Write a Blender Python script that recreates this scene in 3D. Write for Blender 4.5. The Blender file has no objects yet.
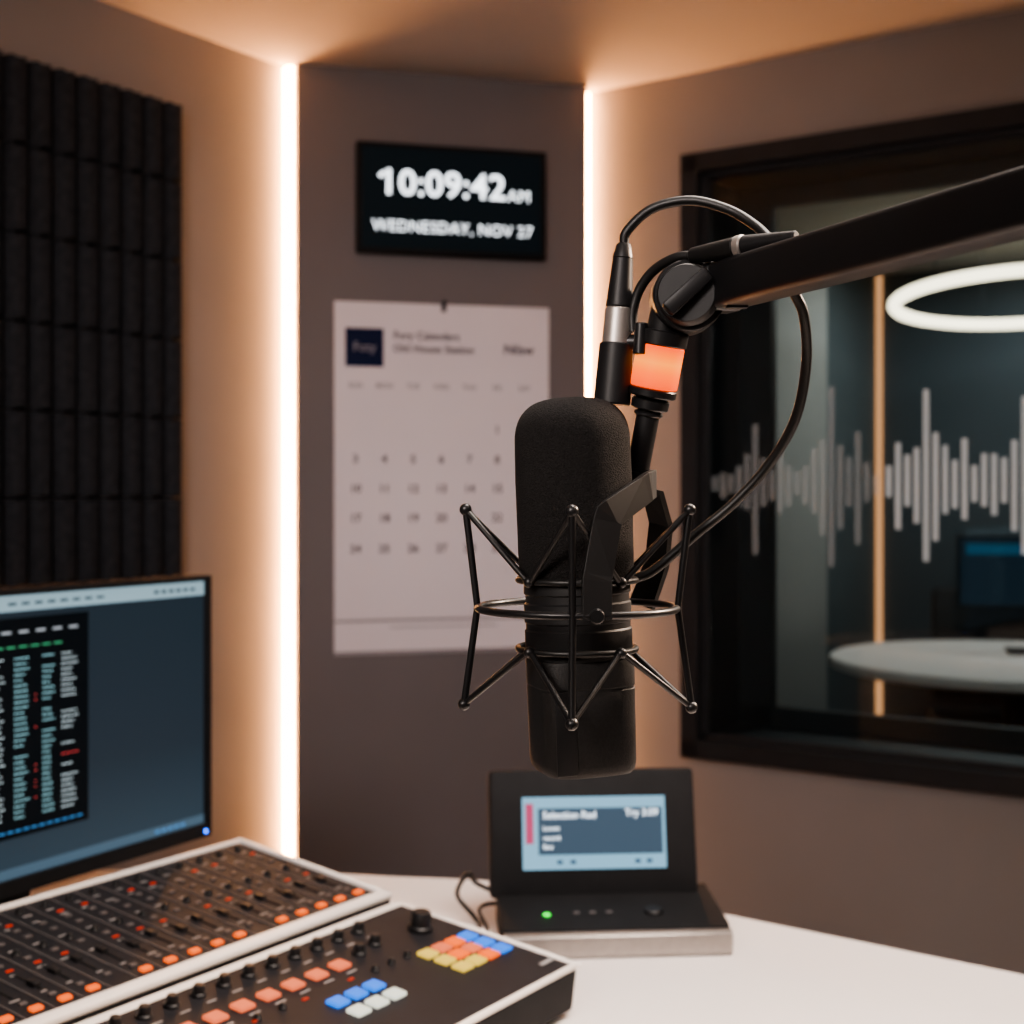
import bpy, bmesh, math, random
from mathutils import Matrix, Vector
random.seed(4)
scene = bpy.context.scene
COL = scene.collection
try:
    scene.view_settings.look = 'AgX - Medium High Contrast'
except Exception:
    pass

# ------------------------------------------------------------------ materials
def mat(name, color, rough=0.5, metal=0.0, emit=None, strength=0.0, var=0.0, vscale=20.0,
        bump=0.0, bscale=200.0, spec=0.5, coat=0.0):
    m = bpy.data.materials.new(name); m.use_nodes = True
    nt = m.node_tree; b = nt.nodes["Principled BSDF"]
    b.inputs["Base Color"].default_value = (*color, 1)
    b.inputs["Roughness"].default_value = rough
    b.inputs["Metallic"].default_value = metal
    b.inputs["Specular IOR Level"].default_value = spec
    b.inputs["Coat Weight"].default_value = coat
    if emit:
        b.inputs["Emission Color"].default_value = (*emit, 1)
        b.inputs["Emission Strength"].default_value = strength
    tc = nt.nodes.new("ShaderNodeTexCoord")
    if var > 0:
        n = nt.nodes.new("ShaderNodeTexNoise"); n.inputs["Scale"].default_value = vscale
        n.inputs["Detail"].default_value = 4
        nt.links.new(tc.outputs["Object"], n.inputs["Vector"])
        r = nt.nodes.new("ShaderNodeValToRGB")
        r.color_ramp.elements[0].position = 0.3; r.color_ramp.elements[1].position = 0.7
        r.color_ramp.elements[0].color = (*[c*(1-var) for c in color], 1)
        r.color_ramp.elements[1].color = (*[min(1, c*(1+var)) for c in color], 1)
        nt.links.new(n.outputs["Fac"], r.inputs["Fac"])
        nt.links.new(r.outputs["Color"], b.inputs["Base Color"])
    if bump > 0:
        n2 = nt.nodes.new("ShaderNodeTexNoise"); n2.inputs["Scale"].default_value = bscale
        n2.inputs["Detail"].default_value = 3
        nt.links.new(tc.outputs["Object"], n2.inputs["Vector"])
        bp = nt.nodes.new("ShaderNodeBump"); bp.inputs["Strength"].default_value = bump
        bp.inputs["Distance"].default_value = 0.002
        nt.links.new(n2.outputs["Fac"], bp.inputs["Height"])
        nt.links.new(bp.outputs["Normal"], b.inputs["Normal"])
    return m

def emat(name, color, strength, base=0.1):
    return mat(name, tuple(c*base for c in color), 0.5, emit=color, strength=strength, spec=.2)

def zramp(m, lo, hi, stops, socket="Emission Color"):
    """colour ramp along the object's own Z"""
    nt=m.node_tree; bb=nt.nodes["Principled BSDF"]; tc=nt.nodes["Texture Coordinate"]
    sp=nt.nodes.new("ShaderNodeSeparateXYZ"); rp=nt.nodes.new("ShaderNodeValToRGB"); mr=nt.nodes.new("ShaderNodeMapRange")
    mr.inputs["From Min"].default_value=lo; mr.inputs["From Max"].default_value=hi
    e=rp.color_ramp.elements
    while len(e)<len(stops): e.new(.5)
    for el,(p,c) in zip(e,stops): el.position=p; el.color=(*c,1)
    nt.links.new(tc.outputs["Object"],sp.inputs[0]); nt.links.new(sp.outputs["Z"],mr.inputs["Value"]); nt.links.new(mr.outputs[0],rp.inputs[0]); nt.links.new(rp.outputs[0],bb.inputs[socket])
    return m

M_WALL = mat("wall_plaster", (.29,.262,.252), .9, var=.04, vscale=3, bump=.1, bscale=150)
M_PANEL = mat("panel_paint", (.185,.166,.166), .85, var=.04, vscale=3, bump=.1, bscale=150)
M_CEIL = mat("ceiling_paint", (.52,.47,.44), .9, var=.03, vscale=2)
M_FLOOR = mat("carpet", (.06,.055,.055), 1, var=.3, vscale=60, bump=.4, bscale=300)
M_FOAM = mat("acoustic_foam", (.036,.038,.043), 1, var=.2, vscale=60, bump=.5, bscale=400, spec=.1)
M_BLACK = mat("black_plastic", (.012,.012,.013), .45, var=.1, vscale=40, spec=.32)
M_CASE = mat("matte_case", (.014,.014,.015), .65, var=.1, vscale=40, spec=.15)
M_BLACKM = mat("black_metal", (.013,.013,.014), .34, metal=.1, var=.1, vscale=40, spec=.45)
M_YOKE = mat("yoke_metal", (.018,.0175,.0175), .42, metal=.1, var=.1, vscale=40, spec=.45)
M_MATTE = mat("matte_black", (.012,.012,.013), .5, bump=.05, bscale=900, spec=.38)
M_SCREENFOAM = mat("windscreen_foam", (.019,.018,.018), 1, var=.5, vscale=1000, bump=1.0, bscale=1200, spec=.2)
M_LOWER = mat("mic_satin", (.013,.0125,.0125), .55, var=.3, vscale=600, bump=.25, bscale=1400, spec=.38)
M_RUBBER = mat("cable_rubber", (.010,.010,.010), .42, spec=.42)
M_SILVER = mat("brushed_silver", (.45,.41,.38), .38, metal=.75, var=.08, vscale=80)
M_BASE = mat("anodised_base", (.36,.33,.31), .36, metal=.85, var=.08, vscale=80)
M_WHITE = mat("white_plastic", (.80,.75,.71), .45, var=.02, spec=.3)
M_DESK = mat("white_laminate", (.83,.77,.74), .42, var=.015, vscale=5, spec=.3)
M_DARKTOP = mat("console_surface", (.018,.018,.021), .55, var=.1, vscale=30, spec=.15)
M_FRAME = mat("window_frame_dark", (.028,.028,.030), .5, var=.1, spec=.35)
M_PAPER = mat("paper", (.80,.735,.765), .9, var=.015, vscale=6, spec=.1)
M_INK = mat("ink", (.05,.05,.08), .9)
M_NAVY = mat("navy_ink", (.015,.022,.06), .8, spec=.1)
M_GREYINK = mat("grey_ink", (.34,.32,.34), .9)
M_LED = emat("led_diffuser", (1.0,.45,.17), 88)
M_TEXT = emat("display_white", (.9,.95,1.0), 2.6)
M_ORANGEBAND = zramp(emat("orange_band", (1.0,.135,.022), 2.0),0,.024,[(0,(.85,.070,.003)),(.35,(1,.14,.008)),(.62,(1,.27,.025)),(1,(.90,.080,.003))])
M_ORANGE = emat("orange_button", (1.0,.16,.025), 1.5)
M_RED = emat("red_indicator", (1.0,.08,.03), .55)
M_PINK = emat("salmon_pad", (1.0,.22,.10), 1.1)
M_BLUE = emat("blue_pad", (.03,.24,1.0), 1.3)
M_YELLOW = emat("yellow_pad", (.95,.66,.12), 1.1)
M_PALE = emat("pale_pad", (.92,.92,.78), 1.2)
M_GREEN = emat("green_indicator", (.05,1.0,.08), 2.5)

# ------------------------------------------------------------------ mesh helpers
def Fr(o, X):
    X = Vector((X[0], X[1], 0)).normalized(); Y = Vector((-X.y, X.x, 0)); Z = Vector((0,0,1))
    m = Matrix((X, Y, Z)).transposed().to_4x4(); m.translation = Vector(o); return m
T = lambda x,y,z: Matrix.Translation((x,y,z))
RX = lambda d: Matrix.Rotation(math.radians(d),4,'X')
RY = lambda d: Matrix.Rotation(math.radians(d),4,'Y')
RZ = lambda d: Matrix.Rotation(math.radians(d),4,'Z')

def wm(o):
    if o.parent: return wm(o.parent) @ o.matrix_parent_inverse @ o.matrix_basis
    return o.matrix_basis.copy()

def finish(name, me, M, m, parent=None, label=None, smooth=False):
    if smooth:
        for p in me.polygons: p.use_smooth = True
        me.set_sharp_from_angle(angle=math.radians(35))
    if m: me.materials.append(m)
    o = bpy.data.objects.new(name, me); o.matrix_basis = M
    COL.objects.link(o)
    if parent: o.parent = parent; o.matrix_parent_inverse = wm(parent).inverted()
    if label: o["label"] = label
    return o

def top(o, label, cat, group=None):
    o["label"] = label; o["category"] = cat
    if group: o["group"] = group
    return o

def empty(name, M, label, cat):
    o = bpy.data.objects.new(name, None); o.matrix_basis = M; o.empty_display_size = .05
    COL.objects.link(o); return top(o, label, cat)

def bm_mesh(bm, name):
    bmesh.ops.recalc_face_normals(bm, faces=bm.faces)
    me = bpy.data.meshes.new(name); bm.to_mesh(me); bm.free(); return me

def add_box(bm, c, s, M=None):
    r = bmesh.ops.create_cube(bm, size=1)
    mm = T(*c) @ Matrix.Diagonal((*s,1))
    if M: mm = M @ mm
    bmesh.ops.transform(bm, matrix=mm, verts=r["verts"])
    return r["verts"]

def box(name, c, s, F, m, parent=None, bev=0.0, seg=2, label=None):
    """box with size s centred at c of frame F; object origin at its centre"""
    bm = bmesh.new(); add_box(bm, (0,0,0), s)
    if bev > 0: bmesh.ops.bevel(bm, geom=bm.edges[:], offset=bev, segments=seg, profile=.5, affect='EDGES')
    return finish(name, bm_mesh(bm,name), F @ T(*c), m, parent, label, smooth=bev>0)

def boxes(name, lst, F, m, parent=None, label=None, bev=0.0):
    bm = bmesh.new()
    for c,s in lst: add_box(bm, c, s)
    if bev>0: bmesh.ops.bevel(bm, geom=bm.edges[:], offset=bev, segments=2, profile=.5, affect='EDGES')
    return finish(name, bm_mesh(bm,name), F, m, parent, label, smooth=bev>0)

def prism(name, poly, x0, x1, F, m, parent=None, bev=0.0, label=None):
    """poly in (y,z), extruded along x"""
    bm = bmesh.new()
    A = [bm.verts.new((x0,y,z)) for y,z in poly]; B = [bm.verts.new((x1,y,z)) for y,z in poly]
    n = len(poly); bm.faces.new(A); bm.faces.new(B[::-1])
    for i in range(n): bm.faces.new((A[i],A[(i+1)%n],B[(i+1)%n],B[i]))
    if bev>0: bmesh.ops.bevel(bm, geom=bm.edges[:], offset=bev, segments=2, profile=.5, affect='EDGES')
    return finish(name, bm_mesh(bm,name), F, m, parent, label, smooth=bev>0)

def slab(name, pts, z0, z1, M, m, parent=None, bev=0.0, label=None):
    bm = bmesh.new()
    A = [bm.verts.new((x,y,z0)) for x,y in pts]; B = [bm.verts.new((x,y,z1)) for x,y in pts]
    n=len(pts); bm.faces.new(A[::-1]); bm.faces.new(B)
    for i in range(n): bm.faces.new((A[i],A[(i+1)%n],B[(i+1)%n],B[i]))
    if bev>0:
        es=[e for e in bm.edges if abs(e.verts[0].co.z-e.verts[1].co.z)<1e-6]
        bmesh.ops.bevel(bm, geom=es, offset=bev, segments=3, profile=.5, affect='EDGES')
    return finish(name, bm_mesh(bm,name), M, m, parent, label, smooth=True)

def add_rev(bm, prof, seg, M, sup=None, rot0=0.0):
    """surface of revolution; sup = superellipse exponent for squarish sections"""
    def pt(r,i):
        a=2*math.pi*i/seg; c,s=math.cos(a),math.sin(a)
        if sup:
            k=(abs(c)**sup+abs(s)**sup)**(-1/sup); c,s=c*k,s*k
            c,s=c*math.cos(rot0)-s*math.sin(rot0), c*math.sin(rot0)+s*math.cos(rot0)
        return c*r,s*r
    rings=[]
    for r,z in prof:
        if r < 1e-6: rings.append([bm.verts.new(M @ Vector((0,0,z)))])
        else: rings.append([bm.verts.new(M @ Vector((*pt(r,i), z))) for i in range(seg)])
    for a,b in zip(rings, rings[1:]):
        for i in range(seg):
            j=(i+1)%seg
            if len(a)==1 and len(b)==1: break
            if len(a)==1: bm.faces.new((a[0],b[j],b[i]))
            elif len(b)==1: bm.faces.new((a[i],a[j],b[0]))
            else: bm.faces.new((a[i],a[j],b[j],b[i]))

def rev(name, prof, M, m, parent=None, seg=48, label=None, sup=None, rot0=0.0):
    bm=bmesh.new(); add_rev(bm, prof, seg, Matrix.Identity(4), sup, rot0)
    return finish(name, bm_mesh(bm,name), M, m, parent, label, smooth=True)

def cylprof(r, z0, z1, bev=.0008, r2=None):
    r2 = r if r2 is None else r2
    return [(0,z0),(r-bev,z0),(r,z0+bev),(r2,z1-bev),(r2-bev,z1),(0,z1)]

def align(a, b):
    a=Vector(a); b=Vector(b); q=(b-a).to_track_quat('Z','Y')
    m=q.to_matrix().to_4x4(); m.translation=a; return m

def rod(name, a, b, r, m, parent=None, r2=None, bev=.0008, label=None, seg=32):
    L=(Vector(b)-Vector(a)).length
    return rev(name, cylprof(r,0,L,bev,r2), align(a,b), m, parent, seg, label)

def catmull(P, n=8):
    P=[Vector(p) for p in P]; Q=[P[0]*2-P[1]]+P+[P[-1]*2-P[-2]]; out=[]
    for i in range(1,len(Q)-2):
        for k in range(n):
            t=k/n; a,b,c,d=Q[i-1],Q[i],Q[i+1],Q[i+2]
            out.append(.5*((2*b)+(c-a)*t+(2*a-5*b+4*c-d)*t*t+(3*b-a-3*c+d)*t**3))
    out.append(P[-1]); return out

def add_tube(bm, P, r, seg=12, closed=False):
    P=[Vector(p) for p in P]; n=len(P); up=None; rings=[]
    for i,p in enumerate(P):
        if closed: t=(P[(i+1)%n]-P[i-1]).normalized()
        else: t=(P[min(i+1,n-1)]-P[max(i-1,0)]).normalized()
        if up is None:
            up = Vector((0,0,1)) if abs(t.z)<.9 else Vector((1,0,0))
        u=(up-t*up.dot(t)).normalized(); v=t.cross(u); up=u
        rings.append([bm.verts.new(p+u*(r*math.cos(2*math.pi*k/seg))+v*(r*math.sin(2*math.pi*k/seg))) for k in range(seg)])
    pairs=list(zip(rings,rings[1:]))
    if closed: pairs.append((rings[-1],rings[0]))
    for a,b in pairs:
        for k in range(seg):
            j=(k+1)%seg; bm.faces.new((a[k],a[j],b[j],b[k]))
    if not closed: bm.faces.new(rings[0][::-1]); bm.faces.new(rings[-1])

def tubes(name, paths, r, m, parent=None, closed=False, M=None, label=None, seg=12):
    bm=bmesh.new()
    for P in paths: add_tube(bm,P,r,seg,closed)
    return finish(name, bm_mesh(bm,name), M or Matrix.Identity(4), m, parent, label, smooth=True)

def circle(c, R, n=64, tilt=None):
    c=Vector(c); return [c+Vector((R*math.cos(2*math.pi*i/n),R*math.sin(2*math.pi*i/n),0)) for i in range(n)]

def strap(name, P, N, w, t, m, parent=None):
    P=[Vector(p) for p in P]; bm=bmesh.new(); rings=[]; n=len(P)
    for i,p in enumerate(P):
        tn=(P[min(i+1,n-1)]-P[max(i-1,0)]).normalized(); nn=Vector(N[i]); nn=(nn-tn*nn.dot(tn)).normalized(); s=tn.cross(nn)
        ww=w[i] if isinstance(w,(list,tuple)) else w
        rings.append([bm.verts.new(p+s*(a*ww/2)+nn*(b*t/2)) for a,b in ((-1,-1),(1,-1),(1,1),(-1,1))])
    for a,b in zip(rings,rings[1:]):
        for k in range(4):
            j=(k+1)%4; bm.faces.new((a[k],a[j],b[j],b[k]))
    bm.faces.new(rings[0][::-1]); bm.faces.new(rings[-1])
    o=finish(name, bm_mesh(bm,name), Matrix.Identity(4), m, parent, None, smooth=False)
    md=o.modifiers.new("bevel",'BEVEL'); md.width=.0005; md.segments=2
    return o

def text(name, items, F, m, parent=None, bold=0.0, extrude=.0004, sx=1.0, space=1.0, flags=()):
    """items: (string, x, z, size, align) on the wall frame F, facing -Y; flags: extra slanted strokes (x,z,len,thick,angle)"""
    bm=bmesh.new()
    for s,x,z,size,al in items:
        cu=bpy.data.curves.new("t",'FONT'); cu.body=s; cu.size=size; cu.align_x=al; cu.align_y='CENTER'
        cu.offset=bold*size; cu.extrude=extrude; cu.resolution_u=3; cu.space_character=space
        ob=bpy.data.objects.new("t",cu); COL.objects.link(ob)
        bpy.context.view_layer.update()
        dg=bpy.context.evaluated_depsgraph_get()
        me=bpy.data.meshes.new_from_object(ob.evaluated_get(dg))
        me.transform(T(x,0,z) @ Matrix.Diagonal((sx,1,1,1)) @ RX(90))
        bm.from_mesh(me); bpy.data.meshes.remove(me)
        bpy.data.objects.remove(ob); bpy.data.curves.remove(cu)
    for x,z,l,t,an in flags: add_box(bm,(0,0,0),(l,extrude*2,t),T(x,0,z)@RY(an))
    me=bpy.data.meshes.new(name); bm.to_mesh(me); bm.free()
    return finish(name, me, F, m, parent)

def struct(o): o["kind"]="structure"; return o

# ------------------------------------------------------------------ room shell
H=2.344
A=(.560,.828); B=(.8225,-.5689); C=Vector((-.214,3.924,0))
FL=Fr(C,A); FRr=Fr(C,B); PL=(-.5207,3.3855,0); FP=Fr(PL,(.9662,.2578))
LW,RW=4.7,4.3
struct(box("wall_left",(-LW/2,.06,H/2),(LW,.12,H),FL,M_WALL))
W0,W1,Z0,Z1=.782,2.60,.654,2.14; TH=.22
struct(boxes("wall_right",[((W0/2-.02,TH/2,H/2),(W0+.04,TH,H)),(((W1+RW)/2,TH/2,H/2),(RW-W1,TH,H)),
   (((W0+W1)/2,TH/2,Z0/2),(W1-W0,TH,Z0)),(((W0+W1)/2,TH/2,(Z1+H)/2),(W1-W0,TH,H-Z1))],FRr,M_WALL))
struct(box("wall_back",(.737/2,.015,H/2),(.737,.03,H),FP,M_PANEL))
# far sides of the room behind the viewer
FB=Fr(FL @ Vector((-LW,0,0)),B)
struct(box("wall_front",(RW/2,-.06,H/2),(RW,.12,H),FB,M_WALL))
FS=Fr(FRr @ Vector((RW,0,0)),A)
struct(box("wall_side",(-LW/2,-.06,H/2),(LW,.12,H),FS,M_WALL))
struct(box("floor",(RW/2,-LW/2,-.03),(RW+.3,LW+.3,.06),FRr,M_FLOOR))
struct(box("ceiling",(RW/2,-LW/2,H+.03),(RW+.3,LW+.3,.06),FRr,M_CEIL))

def led(name,c,s,F):
    o=box(name,c,s,F,M_LED,bev=.003); return top(o,"vertical warm white light strip glowing in the wall corner","light strip","corner light strips")
led("led_light_strip",(-.611,-.0145,H/2),(.008,.028,H-.004),FL)
led("led_light_strip",(.504,-.0135,H/2),(.007,.026,H-.004),FRr)

# acoustic foam tiles: three vertical wedges each
ts=.1735
def foam_mesh():
    bm=bmesh.new(); g=.0015; n=3; w=(ts-2*g)/n; d0=.014; d1=.050
    add_box(bm,(0,-d0/2,0),(ts-2*g,d0,ts-2*g))
    for k in range(n):
        x0=-ts/2+g+k*w; z0=-ts/2+g; z1=ts/2-g
        pr=[(x0+.002,-d0),(x0+.012,-d1+.006),(x0+.019,-d1),(x0+w-.019,-d1),(x0+w-.012,-d1+.006),(x0+w-.002,-d0)]
        a=[bm.verts.new((x,y,z0+(0 if y>-d1+.001 else .005))) for x,y in pr]; b=[bm.verts.new((x,y,z1-(0 if y>-d1+.001 else .005))) for x,y in pr]
        bm.faces.new(a); bm.faces.new(b[::-1])
        for i in range(6): bm.faces.new((a[i],a[(i+1)%6],b[(i+1)%6],b[i]))
    return bm_mesh(bm,"foam_tile")
fm=foam_mesh(); fm.materials.append(M_FOAM)
for i in range(4):
    for j in range(6):
        o=bpy.data.objects.new("acoustic_foam_tile",fm)
        o.matrix_basis=FL @ T(-.968-ts*(i+.5),0,1.12+ts*(j+.5)); COL.objects.link(o)
        top(o,"dark charcoal acoustic foam tile with vertical wedges on the wall","acoustic foam","foam tiles on the wall")

# ------------------------------------------------------------------ studio window
win=struct(boxes("window_1",[ # casing proud of the wall plus deep liner
  ((W0+.022,-.008,(Z0+Z1)/2),(.045,.03,Z1-Z0)),((W1-.022,-.008,(Z0+Z1)/2),(.045,.03,Z1-Z0)),
  (((W0+W1)/2,-.008,Z0+.022),(W1-W0,.03,.045)),(((W0+W1)/2,-.008,Z1-.022),(W1-W0,.03,.045)),
  ((W0+.03,.12,(Z0+Z1)/2),(.06,.226,Z1-Z0-.002)),((W1-.03,.12,(Z0+Z1)/2),(.06,.226,Z1-Z0-.002)),
  (((W0+W1)/2,.12,Z0+.03),(W1-W0-.002,.226,.06)),(((W0+W1)/2,.12,Z1-.03),(W1-W0-.002,.226,.06)),
  ((W0+.105,.20,(Z0+Z1)/2),(.09,.03,Z1-Z0-.1)),(((W0+W1)/2,.20,Z0+.085),(W1-W0-.1,.03,.05)),(((W0+W1)/2,.20,Z1-.085),(W1-W0-.1,.03,.05)),
  ],FRr,M_FRAME))
mg=bpy.data.materials.new("window_glass"); mg.use_nodes=True; nt=mg.node_tree; nt.nodes.clear()
o_=nt.nodes.new("ShaderNodeOutputMaterial"); mx=nt.nodes.new("ShaderNodeMixShader"); tr=nt.nodes.new("ShaderNodeBsdfTransparent"); gl=nt.nodes.new("ShaderNodeBsdfGlossy")
fr=nt.nodes.new("ShaderNodeFresnel"); fr.inputs["IOR"].default_value=1.50
tr.inputs["Color"].default_value=(.82,.89,.90,1); gl.inputs["Roughness"].default_value=.04
nt.links.new(fr.outputs[0],mx.inputs[0]); nt.links.new(tr.outputs[0],mx.inputs[1]); nt.links.new(gl.outputs[0],mx.inputs[2]); nt.links.new(mx.outputs[0],o_.inputs[0])
box("glass_pane",((W0+W1)/2,.022,(Z0+Z1)/2),(W1-W0-.12,.006,Z1-Z0-.12),FRr,mg,win,label="large clear glass pane")
def decal(name,alpha,em):
    m=bpy.data.materials.new(name); m.use_nodes=True; nt=m.node_tree; b=nt.nodes["Principled BSDF"]
    b.inputs["Base Color"].default_value=(.72,.73,.72,1); b.inputs["Alpha"].default_value=alpha; b.inputs["Roughness"].default_value=.6
    b.inputs["Emission Color"].default_value=(.8,.8,.78,1); b.inputs["Emission Strength"].default_value=em  # slight self-glow brightens the bars; the decal is no light source
    return m
def wave(name,u0,hs,alpha,mn,em,dz=0):
    bars=[]
    for i,(h,o) in enumerate(hs):
        hh=h*.00225*2
        bars.append(((u0+i*.0215,.0165,1.333+o*.00225+dz),(.0125,.002,hh)))
    boxes(name,bars,FRr,decal(mn,alpha,em),win,label="frosted white sound wave graphic")
g1=[8,14,10,22,30,70,26,16,34,22,12,20,34,50,94,44,26,58,20,10]
g2=[16,44,26,38,86,54,34,24,40,18,26,30,22,44,76,30,20,52,62,34,46,24,80,30,14]
wave("waveform_decal",.857,[(h,(-1)**i*h*.08-3) for i,h in enumerate(g1)],.18,"frost_faint",.10)
wave("waveform_decal",1.296,[(h,(-1)**i*h*.08-2) for i,h in enumerate(g2)],.38,"frost",.28)

# ------------------------------------------------------------------ neighbouring room beyond the glass
M_FW=mat("far_wall_teal",(.055,.068,.076),.8,var=.08,vscale=3)
M_FSIDE=mat("far_side_grey",(.085,.10,.105),.8,var=.05,vscale=3)
M_FC=mat("far_ceiling",(.40,.39,.35),.9)
HF=2.19; SU=.400
struct(box("wall_far",(1.6,2.46,HF/2),(3.6,.12,HF),FRr,M_FW))
struct(box("wall_far_side",(SU-.06,1.31,HF/2),(.12,2.16,HF),FRr,M_FSIDE))
struct(box("wall_far_end",(3.36,1.31,HF/2),(.12,2.16,HF),FRr,M_FW))
struct(box("floor_far",(1.6,1.37,-.03),(3.6,2.3,.06),FRr,M_FLOOR))
struct(box("ceiling_far",(1.6,1.37,HF+.03),(3.6,2.3,.06),FRr,M_FC))
# pale structural column standing against the side wall
struct(box("trim_1",(SU+.03,1.42,HF/2),(.06,.60,HF),FRr,mat("pale_column",(.27,.26,.24),.8)))
o=box("led_light_strip",(SU+.014,2.380,HF/2),(.022,.02,HF-.01),FRr,emat("far_led",(1.0,.44,.20),1.1),bev=.003)
top(o,"warm vertical light strip in the corner beyond the glass","light strip")
# ring pendant
rc=Vector((1.69,4.6,1.945)); RM=T(*rc) @ RX(-4.6)
ring=tubes("ring_pendant_light",[circle((0,0,0),.42,72)],.0195,emat("ring_glow",(1.0,.80,.58),4.5),closed=True,M=RM)
top(ring,"round glowing ring pendant lamp hanging from the ceiling","pendant lamp")
for k in range(3):
    an=math.radians(90+120*k); p=RM @ Vector((.42*math.cos(an),.42*math.sin(an),.015))
    rod("suspension_wire",p,(p.x,p.y,HF),.0015,M_BLACK,ring,bev=.0002,seg=8)
# table
tb=rev("round_table",[(0,.735),(.56,.735),(.585,.745),(.585,.77),(.578,.775),(0,.775)],T(1.62,4.5,0),mat("far_table_top",(.70,.62,.57),.5),seg=72)
top(tb,"round white meeting table beyond the glass","table")
rev("pedestal",[(0,0),(.28,0),(.28,.015),(.05,.03),(.04,.10),(.04,.70),(.10,.735),(0,.735)],T(1.62,4.5,0),M_BLACK,tb)
# far monitor
FM=Fr((1.74,4.62,.775),(.97,-.24))
fmn=boxes("computer_monitor",[((0,0,.27),(.52,.02,.24)),((0,.03,.10),(.04,.02,.18)),((0,.02,.006),(.2,.16,.012))],FM,M_BLACK,bev=.002)
top(fmn,"dark computer monitor with dim blue screen on the white table","monitor")
box("screen",(0,-.0115,.27),(.50,.002,.22),FM,emat("dim_blue",(.018,.034,.050),.6),fmn)
box("screen_bar",(0,-.0135,.345),(.46,.002,.035),FM,emat("dim_blue2",(.03,.12,.20),.6),fmn)
# chair
FC=Fr((1.76,5.08,0),(.98,-.2))
ch=empty("office_chair",FC,"dark swivel office chair at the white table","chair")
box("seat",(0,0,.47),(.46,.44,.07),FC,M_MATTE,ch,bev=.025)
box("backrest",(0,.20,.74),(.42,.05,.42),FC,M_MATTE,ch,bev=.022)
box("backrest_support",(0,.195,.52),(.06,.02,.2),FC,M_BLACK,ch,bev=.004)
rod("gas_column",FC@Vector((0,0,.06)),FC@Vector((0,0,.44)),.025,M_BLACK,ch)
for k in range(5):
    an=2*math.pi*k/5
    rod("star_leg",FC@Vector((0,0,.08)),FC@Vector((.22*math.cos(an),.22*math.sin(an),.05)),.018,M_BLACK,ch,r2=.012)
    rev("caster",cylprof(.025,-.018,.018,.004),FC@T(.22*math.cos(an),.22*math.sin(an),.0255)@RX(90),M_BLACK,ch,seg=20)

# ------------------------------------------------------------------ wall clock display
ck=box("digital_wall_clock",(.3856-.005,-.017,2.025),(.478,.032,.270),FP,M_CASE,bev=.004)
top(ck,"black digital wall clock showing white time and date","clock")
box("display",(.3806,-.0335,2.025),(.452,.002,.244),FP,mat("clock_face",(.004,.006,.008),.5,spec=.1,emit=(.008,.018,.024),strength=.3),ck)
text("time_digits",[("10:09:42",-.184,0,.088,'LEFT')],FP@T(.3806,-.0355,2.060),M_TEXT,ck,bold=.010,sx=1.03,space=1.02,flags=[(-.1775,.0205,.018,.010,-38)])
text("time_suffix",[("AM",.137,-.017,.040,'LEFT')],FP@T(.3806,-.0355,2.060),M_TEXT,ck,bold=.0,space=1.08)
text("date_text",[("WEDNESDAY, NOV 27",0,0,.0385,'CENTER')],FP@T(.3806,-.0355,1.955),M_TEXT,ck,bold=-.004,space=1.06)

# ------------------------------------------------------------------ calendar
cw=.543; cu0=.0949-.004
cal=box("wall_calendar",(cu0+cw/2,-.003,(1.772+.909)/2),(cw,.004,.863),FP,M_PAPER)
top(cal,"large white paper monthly wall calendar with navy square mark","calendar")
box("top_page",(cu0+cw/2,-.0062,(1.772+.996)/2),(cw-.001,.0022,.776),FP,M_PAPER,cal)
boxes("page_rule",[((cu0+cw/2,-.0055,.992),(cw,.001,.006))],FP,M_GREYINK,cal)
boxes("lower_page_rule",[((cu0+cw/2,-.0055,.975),(cw*.5,.001,.003))],FP,M_GREYINK,cal)
box("bottom_band",(cu0+cw/2,-.0056,.914),(cw,.0014,.008),FP,M_GREYINK,cal)
box("printed_emblem",(cu0+.073,-.0078,1.661),(.094,.001,.094),FP,M_NAVY,cal,label="navy square emblem")
text("emblem_lettering",[("Foty",cu0+.073,1.661,.032,'CENTER')],FP@T(0,-.0086,0),M_GREYINK,cal,bold=.005,extrude=.0002)
text("header_lettering",[("Fory Calendars",.235,1.692,.027,'LEFT'),("Old House Station",.235,1.660,.027,'LEFT')],FP@T(0,-.0078,0),M_INK,cal,bold=.02,extrude=.0002)
text("side_lettering",[("Nilsw",.515,1.664,.034,'LEFT')],FP@T(0,-.0078,0),M_INK,cal,bold=.02,extrude=.0002)
it=[]
cx=[.142+i*.0713 for i in range(7)]
for x,s in zip(cx,["SUN","MON","TUE","WED","THU","FRI","SAT"]): it.append((s,x,1.5675,.018,'CENTER'))
text("weekday_names",it,FP@T(0,-.0078,0),M_GREYINK,cal,bold=.02,extrude=.0002)
it=[]; rows=[1.4625,1.3875,1.315,1.2425,1.1675]
for d in range(1,31):
    k=d+4; it.append((str(d),cx[k%7],rows[k//7],.028,'CENTER'))
text("date_numbers",it,FP@T(0,-.0078,0),mat("number_ink",(.08,.07,.09),.9),cal,bold=.02,extrude=.0002)
rod("hanging_nail",FP@Vector((.362,0,1.776)),FP@Vector((.362,-.016,1.776)),.006,M_BLACKM,cal)
boxes("hanger_clip",[((.362,-.006,1.765),(.012,.006,.022))],FP,M_BLACKM,cal)

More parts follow.
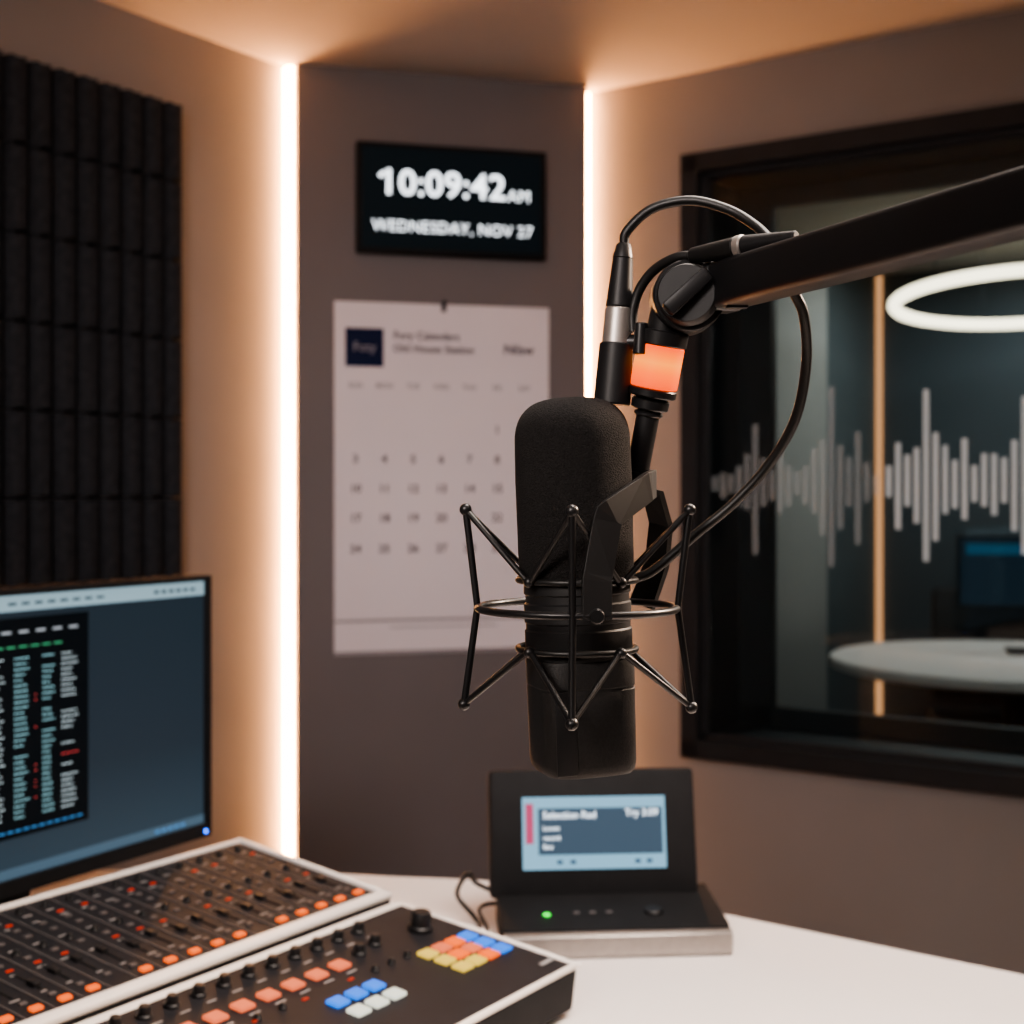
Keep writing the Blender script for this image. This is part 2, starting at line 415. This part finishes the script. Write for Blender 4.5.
# ------------------------------------------------------------------ desk
DZ=.75
corner=catmull([(-.40,2.06,0),(-.18,2.02,0),(-.03,1.995,0),(.10,1.945,0),(.2855,1.833,0)],8)
pts=[(-1.15,2.06)]+[(p.x,p.y) for p in corner]+[(.587,1.604),(1.25,1.10),(.95,.12),(.25,.12),(.05,.62),(-.10,.72),(-1.15,.72)]
desk=slab("studio_desk",pts[::-1],DZ-.035,DZ,Matrix.Identity(4),M_DESK,bev=.006)
top(desk,"white laminate studio desk with a rounded far corner","desk")
for (x,y,sx,sy) in ((-1.05,1.4,.04,1.1),(.85,.75,.5,.04)):
    box("leg",(x,y,(DZ-.035)/2),(sx,sy,DZ-.035),Matrix.Identity(4),M_WHITE,desk,bev=.003)
box("leg",(.05,1.80,(DZ-.035)/2),(.5,.04,DZ-.035),Matrix.Identity(4),M_WHITE,desk,bev=.003)

# ------------------------------------------------------------------ monitor
FMo=Fr((-.425,1.97,0),(.4998,.8662)); mw=.62; zb,zt=.822,1.187
mon=box("computer_monitor",(-mw/2,.022,(zb+zt)/2),(mw,.03,zt-zb),FMo,M_CASE,bev=.005)
top(mon,"flat computer monitor with dark blue desktop behind the mixing console","monitor")
b=.007; hh=zt-zb
boxes("bezel",[((-b/2,.003,(zb+zt)/2),(b,.012,hh)),((-mw+b/2,.003,(zb+zt)/2),(b,.012,hh)),((-mw/2,.003,zt-b/2),(mw,.012,b)),((-mw/2,.003,zb+.009),(mw,.012,.018))],FMo,M_CASE,mon)
sx0,sx1,sz0,sz1=-mw+b,-b,zb+.018,zt-b
def scr(name,x0,x1,z0,z1,y,m): return box(name,((x0+x1)/2,y,(z0+z1)/2),(x1-x0,.0008,z1-z0),FMo,m,mon)
mw_=zramp(emat("desktop_blue",(.024,.040,.060),.80),-.17,.17,[(0,(.050,.078,.105)),(.35,(.034,.048,.064)),(1,(.026,.040,.054))])
scr("screen",sx0,sx1,sz0,sz1,.006,mw_)
scr("screen_toolbar",sx0,sx1,sz1-.020,sz1,.0052,emat("toolbar",(.28,.40,.46),1.1))
scr("screen_taskbar",sx0,sx1,sz0,sz0+.012,.0052,emat("taskbar",(.08,.13,.18),1.0))
scr("screen_window",-.58,-.220,zb+.066,zt-.035,.0052,emat("app_window",(.003,.006,.009),.7))
def list_col(m,c0,c1,seed,skip=.06):
    r=random.Random(seed); L=[]; z=zt-.084
    while z>zb+.084:
        if r.random()>skip:
            x=c0; end=c0+(c1-c0)*(.55+.45*r.random())
            while x<end:
                w=min(r.uniform(.0018,.004),end-x); L.append(((x+w/2,.0044,z),(w,.0006,.0016))); x+=w+.0018
        z-=.0066
    boxes("screen_list_column",L,FMo,m,mon)
M_CY=emat("list_cyan",(.36,.66,.72),1.1); M_CW=emat("list_white",(.62,.74,.78),1.1); M_RD=emat("list_red",(.80,.10,.10),.9); M_GN=emat("list_green",(.10,.50,.25),.9)
list_col(M_CW,-.375,-.350,1); list_col(M_CY,-.337,-.314,2); list_col(M_CY,-.294,-.274,5); list_col(M_RD,-.306,-.303,3,.8); list_col(M_CW,-.264,-.236,4,.2); list_col(M_RD,-.264,-.230,9,.92)
boxes("screen_header",[((-.27-i*.018,.0044,zt-.070),(.012,.0006,.0020)) for i in range(10)],FMo,M_GN,mon)
boxes("screen_title_marks",[((-.245-i*.026,.0044,zt-.052),(.014,.0006,.0030)) for i in range(9)],FMo,emat("title_white",(.5,.55,.6),.8),mon)
boxes("screen_toolbar_marks",[((-.03-i*.014,.0044,zt-.018),(.008,.0006,.004)) for i in range(6)]+[((-.20-i*.02,.0044,zt-.018),(.012,.0006,.003)) for i in range(8)],FMo,emat("tool_marks",(.05,.08,.1),.3),mon)
boxes("screen_taskbar_marks",[((-.05-i*.012,.0044,zb+.024),(.008,.0006,.004)) for i in range(5)],FMo,emat("task_marks",(.12,.35,.7),.7),mon)
boxes("screen_status_marks",[((-.235-i*.012,.0044,zb+.074),(.008,.0006,.0024)) for i in range(12)],FMo,emat("status_marks",(.08,.28,.6),.9),mon)
rev("power_light",[(0,0),(.0028,0),(.0028,.001),(0,.0015)],FMo@T(-.012,-.003,zb+.008)@RX(90),emat("power_blue",(.03,.15,1.0),7),mon,seg=16)
box("stand_neck",(-mw/2,.06,(DZ+zb+.15)/2+.006),(.07,.03,zb+.15-DZ-.012),FMo,M_BLACK,mon,bev=.004)
box("stand_base",(-mw/2,.05,DZ+.007),(.24,.17,.014),FMo,M_BLACK,mon,bev=.004)

# ------------------------------------------------------------------ mixing console
FH=Fr((-.341,1.755,DZ),A); CL=.90
con=empty("mixing_console",FH,"large audio mixing console with white trim and orange lit buttons","mixing console")
prism("body",[(0,.0),(0,.114),(-.243,.084),(-.243,0)],-CL,-.0,FH,M_CASE,con,bev=.003)
tilt=math.degrees(math.atan2(.03,.243))
FT=FH@T(0,0,.114)@RX(tilt)      # y=0 back edge, -y toward the operator, z = surface normal
boxes("trim",[((-CL/2,-.003,.003),(CL,.008,.008)),((-.003,-.122,.003),(.008,.246,.008)),((-CL/2,-.238,.003),(CL,.016,.008))],FT,M_WHITE,con,bev=.002)
box("control_surface",(-CL/2-.004,-.1185,.0015),(CL-.010,.222,.004),FT,M_DARKTOP,con)
sw=.0315; nst=18
boxes("channel_divider",[((-.012-sw*i,-.1185,.0040),(.0011,.220,.0012)) for i in range(nst+1)],FT,mat("divider_grey",(.13,.12,.12),.6),con)
boxes("fader_slot",[((-.012-sw*(i+.5),-.165,.0041),(.0018,.040,.0010)) for i in range(nst)],FT,mat("slot",(.003,.003,.003),.9),con)
def copyset(mesh,name,places,F,parent,m=None):
    for (x,y,z) in places:
        o=bpy.data.objects.new(name,mesh); o.matrix_basis=F@T(x,y,z); COL.objects.link(o)
        o.parent=parent; o.matrix_parent_inverse=wm(parent).inverted()
def mesh_rev(name,prof,m,seg=20):
    bm=bmesh.new(); add_rev(bm,prof,seg,Matrix.Identity(4)); me=bm_mesh(bm,name)
    for p in me.polygons: p.use_smooth=True
    me.set_sharp_from_angle(angle=math.radians(35)); me.materials.append(m); return me
def mesh_box(name,s,m,bev=.001):
    bm=bmesh.new(); add_box(bm,(0,0,s[2]/2),s); bmesh.ops.bevel(bm,geom=bm.edges[:],offset=bev,segments=2,profile=.5,affect='EDGES')
    me=bm_mesh(bm,name); me.materials.append(m); return me
knob_s=mesh_rev("knob",[(0,0),(.0044,0),(.0044,.0015),(.0034,.0025),(.0030,.005),(.0024,.0055),(0,.0055)],M_BLACK)
knob_m=mesh_rev("knob",[(0,0),(.0076,0),(.0076,.002),(.0058,.0035),(.0054,.010),(.0046,.011),(0,.011)],M_BLACK)
knob_l=mesh_rev("knob",[(0,0),(.014,0),(.014,.004),(.0115,.006),(.011,.019),(.0095,.021),(0,.021)],M_BLACK,28)
btn_o=mesh_box("lit_button",(.0120,.0075,.0035),M_ORANGE)
led_r=mesh_box("indicator_light",(.0075,.0030,.0012),M_RED,.0004); led_d=mesh_box("push_button",(.008,.0045,.002),mat("dim_button",(.10,.09,.09),.5),.0006)
fad=mesh_box("fader_cap",(.008,.012,.004),M_BLACK,.0012)
ctr=lambda i:-.012-sw*(i+.5)
zt_=.0035
random.seed(7)
copyset(knob_s,"knob",[(ctr(i),-.024,zt_) for i in range(nst)]+[(ctr(i)-.003,-.108,zt_) for i in range(nst)],FT,con)
copyset(led_r,"indicator_light",[(ctr(i)+.003,-.046,zt_) for i in range(nst) if i%3!=1]+[(ctr(i)+.002,-.135,zt_) for i in range(nst) if i%4!=2],FT,con)
copyset(led_d,"push_button",[(ctr(i),-.062,zt_) for i in range(nst)]+[(ctr(i),-.080,zt_) for i in range(nst)]+[(ctr(i),-.122,zt_) for i in range(nst)]+[(ctr(i),-.200,zt_) for i in range(nst)],FT,con)
copyset(fad,"fader_cap",[(ctr(i),-.152-.025*random.random(),zt_) for i in range(nst)],FT,con)
copyset(btn_o,"lit_button",[(ctr(i)+.002,-.216,zt_) for i in range(nst) if i not in (5,11)],FT,con)
# printed channel marks
L=[]
for i in range(nst):
    for y in (-.036,-.054,-.099,-.145,-.190): L.append(((ctr(i)+random.uniform(-.005,.002),y,.0038),(random.uniform(.006,.012),.0015,.0006)))
boxes("panel_marking",L,FT,mat("silk_print",(.30,.29,.29),.7),con)

# ------------------------------------------------------------------ pad controller in front of the console
pc=empty("pad_controller",FH@T(0,-.26,0),"compact black audio controller with white rim and coloured pads","audio controller")
y0,y1=-.256,-.497; h0,h1=.0785,.0525; PLn=.62
prism("body",[(y0,.006),(y0,h0),(y1,h1),(y1+.006,.006)],-PLn,-.002,FH,M_CASE,pc,bev=.004)
t2=math.degrees(math.atan2(h0-h1,y0-y1)); LT=math.hypot(h0-h1,y0-y1)
FT2=FH@T(0,y0,h0)@RX(t2)
boxes("rim",[((-PLn/2,-.002,.0015),(PLn+.004,.012,.006)),((-.003,-LT/2,.0015),(.008,LT+.004,.006)),((-PLn/2,-LT+.003,.0015),(PLn+.004,.006,.006))],FT2,M_WHITE,pc,bev=.002,label="white rim")
box("control_surface",(-PLn/2-.004,-LT/2-.002,.001),(PLn-.008,LT-.010,.004),FT2,M_DARKTOP,pc)
for x in (-.03,-PLn+.03):
    for y in (y0-.02,y1+.025): rod("foot",FH@Vector((x,y,0)),FH@Vector((x,y,.008)),.009,M_RUBBER,pc)
zz=.003
pad=lambda m:mesh_box("pad",(.0190,.0170,.0045),m,.0018)
pb,po,pk,py_,pw=pad(M_BLUE),pad(M_ORANGE),pad(M_PINK),pad(M_YELLOW),pad(M_PALE)
gx=[-.030-.0235*i for i in range(4)]; gy=[-.118-.0225*i for i in range(3)]
grid=[[pb,po,pk,py_],[pb,pk,po,py_],[pb,po,py_,py_]]
for r_,gr in enumerate(grid):
    for c_,pm in enumerate(gr): copyset(pm,"pad",[(gx[c_],gy[r_],zz)],FT2,pc)
for i in range(3):
    copyset(pb,"pad",[(-.203-.0265*i,-.130,zz)],FT2,pc); copyset(pw,"pad",[(-.203-.0265*i,-.156,zz)],FT2,pc)
copyset(pk,"pad",[(-.190-.034*i,-.074,zz) for i in range(9)],FT2,pc)
copyset(knob_m,"knob",[(-.105-.033*i,-.026,zz) for i in range(14)],FT2,pc)
copyset(knob_s,"knob",[(-.118-.026*i,-.104,zz) for i in range(3)]+[(-.300-.033*i,-.10,zz) for i in range(6)],FT2,pc)
copyset(knob_l,"knob",[(-.050,-.068,zz)],FT2,pc); copyset(knob_m,"knob",[(-.150,-.066,zz),(-.118,-.060,zz)],FT2,pc)
copyset(led_r,"indicator_light",[(-.205-.033*i,-.102,zz) for i in range(0,9,2)],FT2,pc)
L=[]
for i in range(12):
    L.append(((-.105-.033*i,-.044,.0034),(.012,.0018,.0006))); L.append(((-.19-.034*i,-.090,.0034),(.014,.0018,.0006)))
boxes("panel_marking",L,FT2,bpy.data.materials["silk_print"],pc)
box("name_plate",(-.022,-.215,.0033),(.022,.005,.0008),FT2,bpy.data.materials["silk_print"],pc)

# ------------------------------------------------------------------ desktop display unit
ang=(.264,.020)
FD=Fr((-.0024,1.662,DZ),ang)      # front-left corner of the base
dv=empty("desktop_display_unit",FD,"black tabletop studio display with blue screen on silver base","desk display")
W=.268
prism("base",[(-.004,.030),(-.004,.034),(.0,.0335),(.135,.047),(.135,.004),(.006,.004)],-.008,W-.004,FD,M_CASE,dv,bev=.002)
prism("front_trim",[(-.010,.001),(-.013,.010),(-.013,.027),(-.005,.031),(-.002,.031),(-.002,.001)],-.008,W-.002,FD,M_BASE,dv,bev=.001,label="brushed silver front strip")
FDs=FD@T(0,.105,.048)@RX(-12)
hx=W/2-.018
box("display_housing",(hx,.018,.072),(.266,.034,.160),FDs,M_CASE,dv,bev=.006)
box("hinge",(hx,.020,-.003),(.200,.022,.018),FDs,M_BLACK,dv,bev=.004)
sxx=hx+.001
box("screen",(sxx,.0002,.072),(.184,.002,.090),FDs,emat("lcd_blue",(.22,.42,.56),1.3),dv,label="pale blue lit screen")
box("screen_panel",(sxx+.008,-.0012,.074),(.160,.001,.058),FDs,emat("lcd_slate",(.045,.075,.11),1.3),dv)
box("screen_stripe",(sxx-.083,-.0012,.084),(.010,.001,.050),FDs,emat("lcd_pink",(.55,.08,.18),1.0),dv)
text("screen_text",[("Selection Rad",-.066,.022,.0125,'LEFT'),("Try 3:09",.040,.024,.0125,'LEFT'),("Lorem",-.066,.006,.008,'LEFT'),("record",-.066,-.006,.008,'LEFT'),("Box",-.066,-.017,.008,'LEFT')],FDs@T(sxx,-.0022,.072),emat("lcd_text",(.8,.9,1.0),1.8),dv,bold=.015,extrude=.0002)
boxes("screen_softkey",[((sxx+dx,-.0012,.036),(.007,.001,.005)) for dx in (-.045,-.028,.055,.070)],FDs,emat("lcd_key",(.05,.10,.18),.8),dv)
rev("status_light",[(0,0),(.0042,0),(.0042,.002),(0,.003)],FD@T(.048,.040,.0378),M_GREEN,dv,seg=20)
for i,x in enumerate((.085,.105,.125)): 
    o=bpy.data.objects.new("push_button",led_d); o.matrix_basis=FD@T(x,.045,.0380)@RX(5.5); COL.objects.link(o); o.parent=dv; o.matrix_parent_inverse=wm(dv).inverted()
rev("dial",[(0,0),(.012,0),(.012,.003),(.010,.005),(0,.005)],FD@T(.180,.045,.0375)@RX(5.5),M_BLACK,dv)
w=FD
P=catmull([w@Vector(p) for p in ((.02,.136,.030),(-.010,.16,.035),(-.035,.13,.055),(-.045,.10,.075),(-.058,.13,.040),(-.035,.15,.005),(-.03,.11,.0045),(-.05,.07,.0045),(-.09,.09,.0045))],10)
tubes("power_cable",[P],.0030,M_RUBBER,dv)
P=catmull([w@Vector(p) for p in ((.01,.137,.020),(-.012,.150,.022),(-.030,.128,.020),(-.022,.085,.006),(-.045,.045,.0045),(-.085,.050,.0045),(-.120,.075,.0045))],10)
tubes("network_cable",[P],.0026,M_RUBBER,dv)

# ------------------------------------------------------------------ microphone
MO=Vector((.0371,.8,1.2486))
def Q(x,y,z): return MO+Vector((x,y,z))*.001
FMi=T(*MO)@RY(-1.85)
mm=lambda L:[(r*.001,z*.001) for r,z in L]
mic=empty("studio_microphone",FMi,"black broadcast microphone with foam windscreen in a shock mount","microphone")
dome=[(0,107)]+[(33*math.sin(a)**.62, 82+25*math.cos(a)**.9) for a in [math.pi/2*k/14 for k in range(1,14)]]+[(33,82),(33.3,60),(33,20),(32.6,6),(31.5,2.5),(0,2.5)]
rev("foam_windscreen",mm(dome),FMi,M_SCREENFOAM,mic,seg=72,label="rounded matte black foam windscreen")
rev("body",mm([(0,2.4),(30.3,2.4),(30.6,0),(30.6,-4),(29.6,-5),(29.6,-9),(30.6,-10),(30.6,-20),(29.8,-21),(29.8,-24),(30.6,-25),(30.6,-36),(29.4,-38),(29.4,-41),(0,-41)]),FMi,M_MATTE,mic,seg=72)
rev("lower_body",mm([(0,-41.1),(27.2,-41.1),(27.8,-43),(27.7,-56),(27.2,-56.6),(27.2,-57.4),(27.6,-58),(27.2,-99),(26.4,-103),(24.5,-105.5),(21,-106.3),(0,-106.3)]),FMi,M_LOWER,mic,seg=96,label="satin black squarish lower body",sup=4.2,rot0=math.radians(16))
box("side_badge",(0,0,0),(.012,.0012,.046),FMi@RZ(16)@T(-.018,-.0275,-.080),M_MATTE,mic,bev=.0005)

# shock mount
sm=tubes("shock_mount",[circle((0,0,-.013),.0566,80)],.0022,M_BLACKM,closed=True,M=T(*MO))
top(sm,"black wire shock mount cradling the microphone","shock mount")
def ball(name,p,r,m,parent):
    bm=bmesh.new(); bmesh.ops.create_uvsphere(bm,u_segments=16,v_segments=10,radius=r)
    return finish(name,bm_mesh(bm,name),T(*(MO+p)),m,parent,None,True)
rot=math.radians(-5)
for k in range(4):
    a=math.pi/2*k+rot; d=Vector((math.cos(a),math.sin(a),0))
    t_=d*.064+Vector((0,0,.043)); m_=d*.0572+Vector((0,0,-.013)); b_=d*.065+Vector((0,0,-.069))
    tubes("outer_rod",[[t_,m_,b_]],.0020,M_BLACKM,sm,M=T(*MO))
    ball("corner_knob",t_,.0036,M_BLACKM,sm); ball("corner_knob",b_,.0036,M_BLACKM,sm)
    for s in (-1,1):
        a2=a+s*math.pi/4*.96; d2=Vector((math.cos(a2),math.sin(a2),0))*.0360
        tubes("elastic_band",[[t_,d2+Vector((0,0,.003))]],.0017,M_BLACKM,sm,M=T(*MO))
        tubes("elastic_band",[[b_,d2+Vector((0,0,-.036))]],.0017,M_BLACKM,sm,M=T(*MO))
    a3=a+math.pi/4; d3=Vector((math.cos(a3),math.sin(a3),0))*.0360
    for z in (.003,-.036): ball("band_anchor",d3+Vector((0,0,z)),.0032,M_BLACKM,sm)
for z in (.003,-.036): tubes("inner_ring",[circle((0,0,z),.0335,64)],.0019,M_RUBBER,sm,closed=True,M=T(*MO))
# angular yoke
def poly(P,n=3):
    out=[]
    for a,b in zip(P,P[1:]):
        out+= [a, a.lerp(b,.08), a.lerp(b,.92)]
    return out+[P[-1]]
pa=poly([Q(35,24,57),Q(44,2,58),Q(38,-28,56),Q(14,-50,40),Q(8,-55,6),Q(8,-56,-15)])
strap("yoke_arm",pa,[(p-MO).to_2d().to_3d() for p in pa],.0160,.0036,M_YOKE,sm)
pb_=poly([Q(35,22,57),Q(46,30,54),Q(52,38,34),Q(50,41,10),Q(41,41,-15)])
strap("yoke_arm",pb_,[(p-MO).to_2d().to_3d() for p in pb_],.0175,.0036,M_YOKE,sm)
rod("yoke_bolt",Q(8,-54,-13),Q(8,-59.5,-13),.0042,M_BLACKM,sm)

# ------------------------------------------------------------------ boom arm
S0,S1=Q(35,22,57),Q(50,8,143)
arm=empty("microphone_boom_arm",T(.297,.38,DZ),"black desk-mounted boom arm with glowing orange band","boom arm")
ax=lambda t:S0.lerp(S1,t)
def seg_(name,t0,t1,r,m,r2=None,label=None): return rod(name,ax(t0),ax(t1),r*.001,m,arm,(r2*.001 if r2 else None),label=label,seg=40)
seg_("yoke_pivot",-.06,.10,9,M_BLACK)
seg_("stem",.02,.56,6.8,M_BLACK)
seg_("stem_collar",.47,.50,8.5,M_BLACKM)
seg_("stem_collar",.515,.585,11.0,M_BLACKM)
seg_("stem_thread",.58,.61,9.5,M_MATTE)
seg_("stem_collar",.60,.655,14,M_BLACKM)
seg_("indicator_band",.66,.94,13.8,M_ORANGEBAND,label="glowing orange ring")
seg_("band_cap",.94,1.04,14.6,M_BLACKM)
seg_("joint_neck",1.0,1.26,10,M_BLACK)
jc=Q(63,0,164)
rod("joint_housing",jc+Vector((0,.014,0)),jc+Vector((0,-.012,0)),.0205,M_BLACKM,arm,seg=48)
rod("tension_knob",jc+Vector((-.001,-.0115,0)),jc+Vector((-.003,-.021,0)),.0180,M_MATTE,arm,r2=.0165,seg=40)
box("knob_grip",(0,-.0245,0),(.031,.010,.009),T(*(jc+Vector((-.003,0,0))))@RY(-42),M_BLACK,arm,bev=.002)
a0=Q(80,-6,169); a1=Q(260,-423,174)
d=(a1-a0).normalized()
def beam(name,a,b,w,h,m,bev):
    a=Vector(a); b=Vector(b); L=(b-a).length; X=(b-a).normalized(); Y=Vector((0,0,1)).cross(X).normalized(); Z=X.cross(Y)
    M=Matrix((X,Y,Z)).transposed().to_4x4(); M.translation=(a+b)/2
    return box(name,(0,0,0),(L,w,h),M,m,arm,bev=bev,seg=3)
beam("arm_tube",a0,a1,.0235,.0255,M_BLACK,.0035)
beam("arm_socket",a0-d*.010,a0+d*.010,.0262,.0280,M_BLACKM,.005)
rod("arm_fork",jc,a0+d*.004,.0105,M_BLACK,arm)
rod("elbow_joint",Vector((.297,.377,1.395)),Vector((.297,.377,1.445)),.024,M_BLACK,arm)
rod("support_pole",Vector((.297,.377,.772)),Vector((.297,.377,1.40)),.016,M_BLACK,arm)
rod("desk_base",Vector((.297,.377,.7505)),Vector((.297,.377,.775)),.045,M_BLACK,arm,bev=.004)
box("knob_stop",(0,0,0),(.012,.006,.006),T(*Q(88,-22,158)),M_BLACK,arm,bev=.001)
# cable connector clipped to the stem
X0,X1=Q(28,15,198),Q(21,15,104); xa=lambda t:X0.lerp(X1,t)
xl=rod("cable_connector",xa(.0),xa(.10),.0042,M_RUBBER,None,r2=.0060)
top(xl,"black and silver audio cable connector beside the boom stem","cable connector")
rod("strain_relief",xa(.09),xa(.40),.0058,M_BLACK,xl,r2=.0078)
rod("silver_collar",xa(.40),xa(.63),.0080,M_SILVER,xl,r2=.0085,label="brushed silver collar")
rod("grip",xa(.62),xa(1.0),.0098,M_BLACK,xl,r2=.0108)
rod("clip",Q(24,14,140),Q(44,10,140),.0045,M_BLACKM,xl)
rod("latch",Q(36,2,132),Q(37,2,150),.0038,M_BLACKM,xl,bev=.0005)
# cables
def cable(nm,P,lab,n=10):
    o=tubes(nm,[catmull([Q(*p) for p in P],n)],.0029,M_RUBBER,seg=14); return top(o,lab,"cable")
cable("audio_cable",[(28,15,197),(30,14,205),(44,10,217),(65,4,220.5),(85,-4,214),(99,-14,203),(108,-28,190),(112,-40,187)],"black cable arching over the boom joint")
cable("audio_cable",[(66,-13,186),(56,-6,186),(45,4,181),(37,10,171),(33,12,158),(33,12,146)],"short black cable bending from connector to clip")
cable("audio_cable",[(114,-50,160),(121,-42,148),(126,-24,124),(123,-8,94),(110,6,68),(91,14,46),(71,18,29),(55,18,15),(43,16,6),(31,14,2)],"black cable looping from the boom arm down to the microphone")
c0,c1=Q(64,-12,186),Q(113,-62,187.5); lc=lambda t:c0.lerp(c1,t)
xc=rod("inline_connector",lc(0),lc(.45),.0045,M_RUBBER,None,r2=.0062)
top(xc,"slim black inline cable connector lying along the boom arm","cable connector")
rod("connector_collar",lc(.45),lc(.52),.0066,M_SILVER,xc)
rod("connector_tip",lc(.52),lc(1.0),.0060,M_BLACK,xc,r2=.0035)

# ------------------------------------------------------------------ lights
def area(name,loc,target,size,energy,color,spread=180):
    l=bpy.data.lights.new(name,'AREA'); l.energy=energy; l.size=size; l.color=color; l.spread=math.radians(spread)
    o=bpy.data.objects.new(name,l); COL.objects.link(o); o.location=loc
    o.rotation_euler=(Vector(target)-Vector(loc)).to_track_quat('-Z','Y').to_euler(); return o
area("ceiling_fill",(.4,1.2,2.32),(.3,1.35,0),.8,20,(1.0,.87,.78),100)  # unseen overhead fill that brightens the desk and room
area("rear_fill",(-.5,-.3,2.28),(-.15,3.4,1.3),.6,9.5,(1.0,.89,.87),56)  # added fill, narrowed onto the calendar and back panel
area("fill_lamp",(.4,-.6,2.30),(.2,2.5,.9),.9,5.5,(1.0,.88,.83))
area("side_fill",(1.25,1.35,2.0),(.05,.8,1.25),.35,9,(1.0,.76,.58),60)  # added light from the right, lifts the dark microphone
area("mic_fill",(-.55,-.15,1.75),(.05,.8,1.27),.4,.75,(1.0,.88,.80),40)  # added front-left light that keeps the microphone from going black
area("far_room_fill",(1.7,4.7,2.15),(1.7,4.7,0),.7,12,(.96,.98,1.0))  # added fill brightening the neighbouring room, besides its ring pendant
wd=bpy.data.worlds.new("world"); scene.world=wd; wd.use_nodes=True
wd.node_tree.nodes["Background"].inputs[0].default_value=(.5,.5,.55,1); wd.node_tree.nodes["Background"].inputs[1].default_value=.05

# ------------------------------------------------------------------ camera
cam=bpy.data.cameras.new("camera"); co=bpy.data.objects.new("camera",cam); COL.objects.link(co)
co.location=(0,0,1.3); co.rotation_euler=(math.radians(90),0,0)
cam.sensor_width=36; cam.lens=49.22; cam.shift_y=-.0166; cam.clip_start=.02
cam.dof.use_dof=True; cam.dof.focus_distance=.775; cam.dof.aperture_fstop=9.5
scene.camera=co
